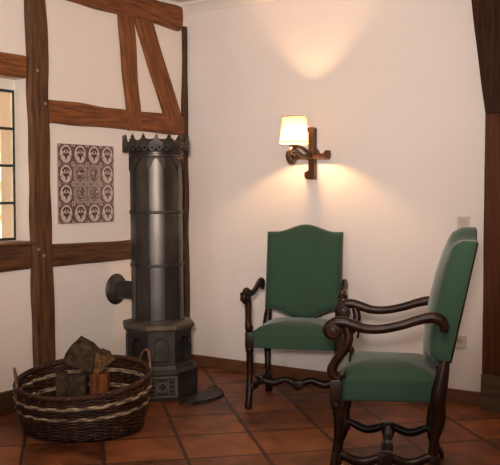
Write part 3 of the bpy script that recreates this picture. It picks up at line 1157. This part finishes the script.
def rear_leg(sx):
    bm = bmesh.new()
    pts = [(.236, .226, .610), (.246, .217, .545), (.251, .200, .440), (.248, .196, .380), (.246, .202, .330), (.244, .196, .280), (.242, .182, .230), (.240, .177, .170), (.240, .186, .110), (.240, .200, .060), (.240, .218, .020), (.240, .222, 0.0)]
    rad = [.016, .027, .035, .034, .030, .024, .021, .022, .024, .024, .026, .024]
    P = catmull([(sx * x, y, z) for x, y, z in pts], 4)
    R = []
    for i in range(len(rad) - 1):
        R += [rad[i] + (rad[i + 1] - rad[i]) * k / 4 for k in range(4)]
    R.append(rad[-1])
    tube(bm, P, R, 12, up=(1, 0, 0))
    box(bm, (sx * .241, .184, .132), (.044, .046, .050), 0.006)
    return bm


def side_stretcher(sx):
    bm = bmesh.new()
    a, b = Vector((sx * .283, -.245, .132)), Vector((sx * .241, .182, .132))
    pts = []
    for i in range(41):
        t = i / 40
        p = a.lerp(b, t)
        p.z += 0.014 * math.cos(4 * PI * t) * (1 if t < .5 else 1) + 0.004 - 0.008 * math.sin(PI * t)
        pts.append(p)
    tube(bm, pts, [.018 + .005 * abs(math.sin(2 * PI * t / 40 * 1.0)) for t in range(41)], 10)
    c = a.lerp(b, .5)
    box(bm, (c.x, c.y, .134), (.052, .066, .066), 0.010)
    return bm


def cross_stretcher():
    bm = bmesh.new()
    pts = []
    for i in range(49):
        t = i / 48
        x = -.262 + .524 * t
        pts.append((x, -.030, .128 + 0.013 * math.cos(6 * PI * t) * (0.6 + 0.4 * math.sin(PI * t))))
    tube(bm, pts, [.020 + .007 * abs(math.sin(3 * PI * t / 48)) for t in range(49)], 10)
    box(bm, (0, -.030, .110), (.070, .054, .056), 0.008)
    tube(bm, [(0, -.030, .082), (0, -.030, .070)], [.020, .012], 12)
    return bm


def s_curve(u, k):
    """0 outside |u|>k, smooth hump inside"""
    u = abs(u)
    if u >= k:
        return 0.0
    return 0.5 + 0.5 * math.cos(PI * u / k)


def back_outline(u):
    zt = 1.108 + 0.051 * s_curve(u, 0.80)
    zb = 0.582 - 0.072 * s_curve(u, 0.86)
    return zb, zt


def rake(z):
    return 0.232 + 0.205 * (z - 0.58)


def backrest():
    bm = bmesh.new()
    NU, NV = 32, 28
    front, back = [], []
    for j in range(NV + 1):
        v = j / NV
        fr, bk_ = [], []
        for i in range(NU + 1):
            u = -1 + 2 * i / NU
            zb, zt = back_outline(u)
            z = zb + (zt - zb) * v
            eu, ev = 1 - abs(u), 1 - abs(2 * v - 1)
            edge = (1 - (1 - min(1.0, eu / 0.20)) ** 2) ** 0.5
            edgev = (1 - (1 - min(1.0, ev / 0.16)) ** 2) ** 0.5
            round_ = 0.034 * (edge * edgev)
            bulge = 0.040 * (1 - abs(u) ** 2.4) * (1 - abs(2 * v - 1) ** 2.4)
            w_ = 0.263
            fr.append(bm.verts.new((u * w_, rake(z) - 0.048 - round_ - bulge, z)))
            bk_.append(bm.verts.new((u * w_, rake(z) + 0.012 + 0.006 * edge * edgev, z)))
        front.append(fr)
        back.append(bk_)
    for j in range(NV):
        for i in range(NU):
            bm.faces.new((front[j][i], front[j][i + 1], front[j + 1][i + 1], front[j + 1][i]))
            bm.faces.new((back[j][i + 1], back[j][i], back[j + 1][i], back[j + 1][i + 1]))
    for i in range(NU):
        bm.faces.new((front[0][i + 1], front[0][i], back[0][i], back[0][i + 1]))
        bm.faces.new((front[NV][i], front[NV][i + 1], back[NV][i + 1], back[NV][i]))
    for j in range(NV):
        bm.faces.new((front[j][0], front[j + 1][0], back[j + 1][0], back[j][0]))
        bm.faces.new((front[j + 1][NU], front[j][NU], back[j][NU], back[j + 1][NU]))
    return bm


def back_frame():
    """wooden frame round the rear edge of the padded back"""
    bm = bmesh.new()
    loop = []
    NU = 32
    w_ = 0.254
    for i in range(NU + 1):
        u = -1 + 2 * i / NU
        loop.append((u * w_, back_outline(u)[0] - 0.006))
    for i in range(NU + 1):
        u = 1 - 2 * i / NU
        loop.append((u * w_, back_outline(u)[1] - 0.010))
    P = [(x, rake(z) + 0.012, z) for x, z in loop]
    tube(bm, P, 0.009, 8, closed=True, up=(0, 1, 0))
    return bm


def seat():
    bm = bmesh.new()
    NU, NV = 28, 28
    prof = []

    def hw(y):
        t = (y + .27) / .47
        return .274 - .036 * t

    def ring(s, z_extra):
        pts = []
        n = 20
        y0, y1 = -.274, .196
        yc = (y0 + y1) / 2
        hy = (y1 - y0) / 2
        # square loop with rounded corners, scaled by s
        for k in range(80):
            a = 2 * PI * k / 80 + PI / 4
            c, s_ = math.cos(a), math.sin(a)
            e = 0.13
            X = math.copysign(abs(c) ** e, c)
            Y = math.copysign(abs(s_) ** e, s_)
            y = yc + hy * Y * s
            pts.append((hw(y) * X * s, y, z_extra))
        return pts
    rows_ = [(a_, b_ + .018 - max(0, b_ - .472) * .2) for a_, b_ in [(0.985, .372), (0.998, .376), (1.0, .384), (1.0, .450), (0.998, .462), (0.985, .472), (0.95, .484), (0.88, .500), (0.78, .515), (0.64, .528), (0.46, .538), (0.25, .543), (0.05, .545)]]
    rg = []
    for s, z in rows_:
        rg.append([bm.verts.new(p) for p in ring(s, z)])
    n = 80
    for A_, B_ in zip(rg, rg[1:]):
        for j in range(n):
            bm.faces.new((A_[j], A_[(j + 1) % n], B_[(j + 1) % n], B_[j]))
    bm.faces.new(list(reversed(rg[0])))
    bm.faces.new(rg[-1])
    return bm


def make_chair(label):
    t = thing('armchair', label, 'chair', group='green carved armchairs')
    obj('seat', seat(), M['green'], t, smooth=True, angle=50)
    obj('backrest', backrest(), M['green'], t, smooth=True, angle=75)
    obj('back_frame', back_frame(), M['walnut'], t, smooth=True)
    for sx in (-1, 1):
        obj('leg', front_leg(sx), M['walnut'], t, smooth=True, angle=40)
        obj('leg', rear_leg(sx), M['walnut'], t, smooth=True, angle=40)
        obj('armrest', arm_side(sx), M['walnut'], t, smooth=True, angle=50)
        obj('arm_support', arm_support(sx), M['walnut'], t, smooth=True, angle=50)
        obj('side_stretcher', side_stretcher(sx), M['walnut'], t, smooth=True, angle=40)
    obj('cross_stretcher', cross_stretcher(), M['walnut'], t, smooth=True, angle=40)
    return t


ch1 = make_chair('green armchair under the wall lamp, facing the room, back to the wall')
ch1.location = (1.346, -0.528, 0)
ch1.rotation_euler = (0, 0, math.atan2(0.382, 0.923))
ch2 = ch1.copy()
COL.objects.link(ch2)
for c in list(ch1.children):
    d = c.copy()
    COL.objects.link(d)
    d.parent = ch2
ch2['label'] = 'nearer green armchair at the right, seen from its side, facing left'
ch2.location = (2.469, -1.515, 0)
ch2.rotation_euler = (0, 0, math.atan2(-0.920, 0.391))
ch2.scale = (1.053, 1.053, 1.053)

# ------------------------------------------------------------------ wall lamp
LX, LZ = 1.164, 1.640
sn = thing('wall_lamp', 'lit wall lamp with cream shade on a dark carved cross bracket', 'lamp', (LX, 0, LZ))
bm = bmesh.new()
# upright with hooked ends (x, z, in front of the wall)
prism(bm, [(-.024, -.165), (.026, -.165), (.026, .200), (.010, .210), (-.034, .206), (-.040, .176), (-.014, .174), (-.020, .15), (-.022, -.100), (-.052, -.110), (-.056, -.140), (-.044, -.160)],
      0.040, Matrix(((1, 0, 0, 0), (0, 0, -1, -0.012), (0, 1, 0, 0), (0, 0, 0, 1))))
bmesh.ops.bevel(bm, geom=[e for e in bm.edges if e.calc_face_angle(0) > 0.3], offset=0.006, segments=2, affect='EDGES')
obj('upright_bar', bm, M['sconce'], sn)
bm = bmesh.new()
prism(bm, [(-.150, -.020), (.136, -.022), (.146, .004), (.142, .040), (.116, .044), (.104, .026), (.094, .020), (-.110, .020), (-.120, .040), (-.150, .036), (-.160, .010)],
      0.034, Matrix(((1, 0, 0, 0), (0, 0, -1, -0.020), (0, 1, 0, 0), (0, 0, 0, 1))))
bmesh.ops.bevel(bm, geom=[e for e in bm.edges if e.calc_face_angle(0) > 0.3], offset=0.005, segments=2, affect='EDGES')
obj('cross_bar', bm, M['sconce'], sn)
bm = bmesh.new()
tube(bm, [(0, 0, 0.02), (0, -0.03, 0.02)], 0.045, 20)
obj('wall_mount', bm, M['sconce'], sn, smooth=True, angle=40)
bm = bmesh.new()
pts = [(0, -.04, -.005), (0, -.10, -.012), (0, -.17, .000), (0, -.235, .022), (0, -.285, .040), (0, -.328, .044), (0, -.362, .022), (0, -.370, -.012), (0, -.352, -.042), (0, -.316, -.050), (0, -.288, -.030), (0, -.296, -.004), (0, -.316, -.008)]
tube(bm, catmull(pts, 5), 0.0145, 10, flat=1.2)
pts = [(0, -.04, .012), (0, -.10, .030), (0, -.17, .054), (0, -.235, .066), (0, -.29, .056)]
tube(bm, catmull(pts, 5), 0.0125, 10)
obj('scrolled_arm', bm, M['sconce'], sn, smooth=True, angle=50)
bm = bmesh.new()
lathe(bm, [(.012, .034), (.020, .040), (.022, .052), (.034, .060), (.036, .072), (.024, .078), (.018, .084), (.016, .120), (.006, .122)], 24, (0, -.29, 0))
obj('socket_cup', bm, M['sconce'], sn, smooth=True, angle=40)
bm = bmesh.new()
lathe(bm, [(.008, .122), (.009, .128), (.012, .134), (.0135, .141), (.012, .148), (.007, .153), (.002, .155)], 16, (0, -.29, 0))
obj('bulb', bm, M['bulb'], sn, smooth=True)
# shade: a truncated cone of cloth, open above and below
bm = bmesh.new()
nsh = 56
ZB, ZT, RB, RT = 0.080, 0.264, 0.099, 0.081
rb_ = [bm.verts.new((RB * math.cos(2 * PI * k / nsh), -.29 + RB * math.sin(2 * PI * k / nsh), ZB)) for k in range(nsh)]
rt_ = [bm.verts.new((RT * math.cos(2 * PI * k / nsh), -.29 + RT * math.sin(2 * PI * k / nsh), ZT)) for k in range(nsh)]
for k in range(nsh):
    bm.faces.new((rb_[k], rb_[(k + 1) % nsh], rt_[(k + 1) % nsh], rt_[k]))
sh = obj('lamp_shade', bm, M['shade'], sn, smooth=True)
for z, r in ((ZB, RB), (ZB + 0.012, RB - 0.001), (ZT, RT)):
    if z == ZB:
        continue
    bm = bmesh.new()
    tube(bm, [(r * math.cos(2 * PI * k / nsh), -.29 + r * math.sin(2 * PI * k / nsh), z) for k in range(nsh)], 0.0030, 6, closed=True)
    obj('piping', bm, M['trim_grey'], sh, smooth=True)
# wire spider that carries the shade
bm = bmesh.new()
for k in range(3):
    a = 2 * PI * k / 3 + 0.4
    tube(bm, [(.012 * math.cos(a), -.29 + .012 * math.sin(a), .116), (RB * .97 * math.cos(a), -.29 + RB * .97 * math.sin(a), ZB + .006)], 0.0016, 6)
obj('shade_wire', bm, M['iron'], sh)

# ------------------------------------------------------------------ switch and socket
sw = thing('light_switch', 'small cream light switch on the wall above the right chair', 'switch', (2.278, 0, 1.186))
bm = bmesh.new()
box(bm, (0, -.005, 0), (.084, .010, .084), 0.003)
obj('cover_plate', bm, M['plastic'], sw)
bm = bmesh.new()
box(bm, (0, -.012, 0), (.058, .006, .058), 0.002, M4=Matrix.Rotation(0.06, 4, 'X'))
obj('rocker', bm, M['plastic_in'], sw)
sk = thing('power_socket', 'cream power socket low on the wall behind the right chair', 'socket', (2.263, 0, 0.404))
bm = bmesh.new()
m = Matrix(((1, 0, 0, 0), (0, 0, -1, 0), (0, 1, 0, 0), (0, 0, 0, 1)))
ring_plate(bm, [(-.042, -.042), (.042, -.042), (.042, .042), (-.042, .042)], circ(0, 0, .022, n=24), 0.011, m)
obj('cover_plate', bm, M['plastic'], sk)
bm = bmesh.new()
prism(bm, circ(0, 0, .0225, n=24), 0.004, m)
obj('recess', bm, M['plastic_in'], sk)
bm = bmesh.new()
for x in (-.0095, .0095):
    prism(bm, circ(x, 0, .0035, n=10), 0.0055, m)
obj('pin_holes', bm, M['hole'], sk)
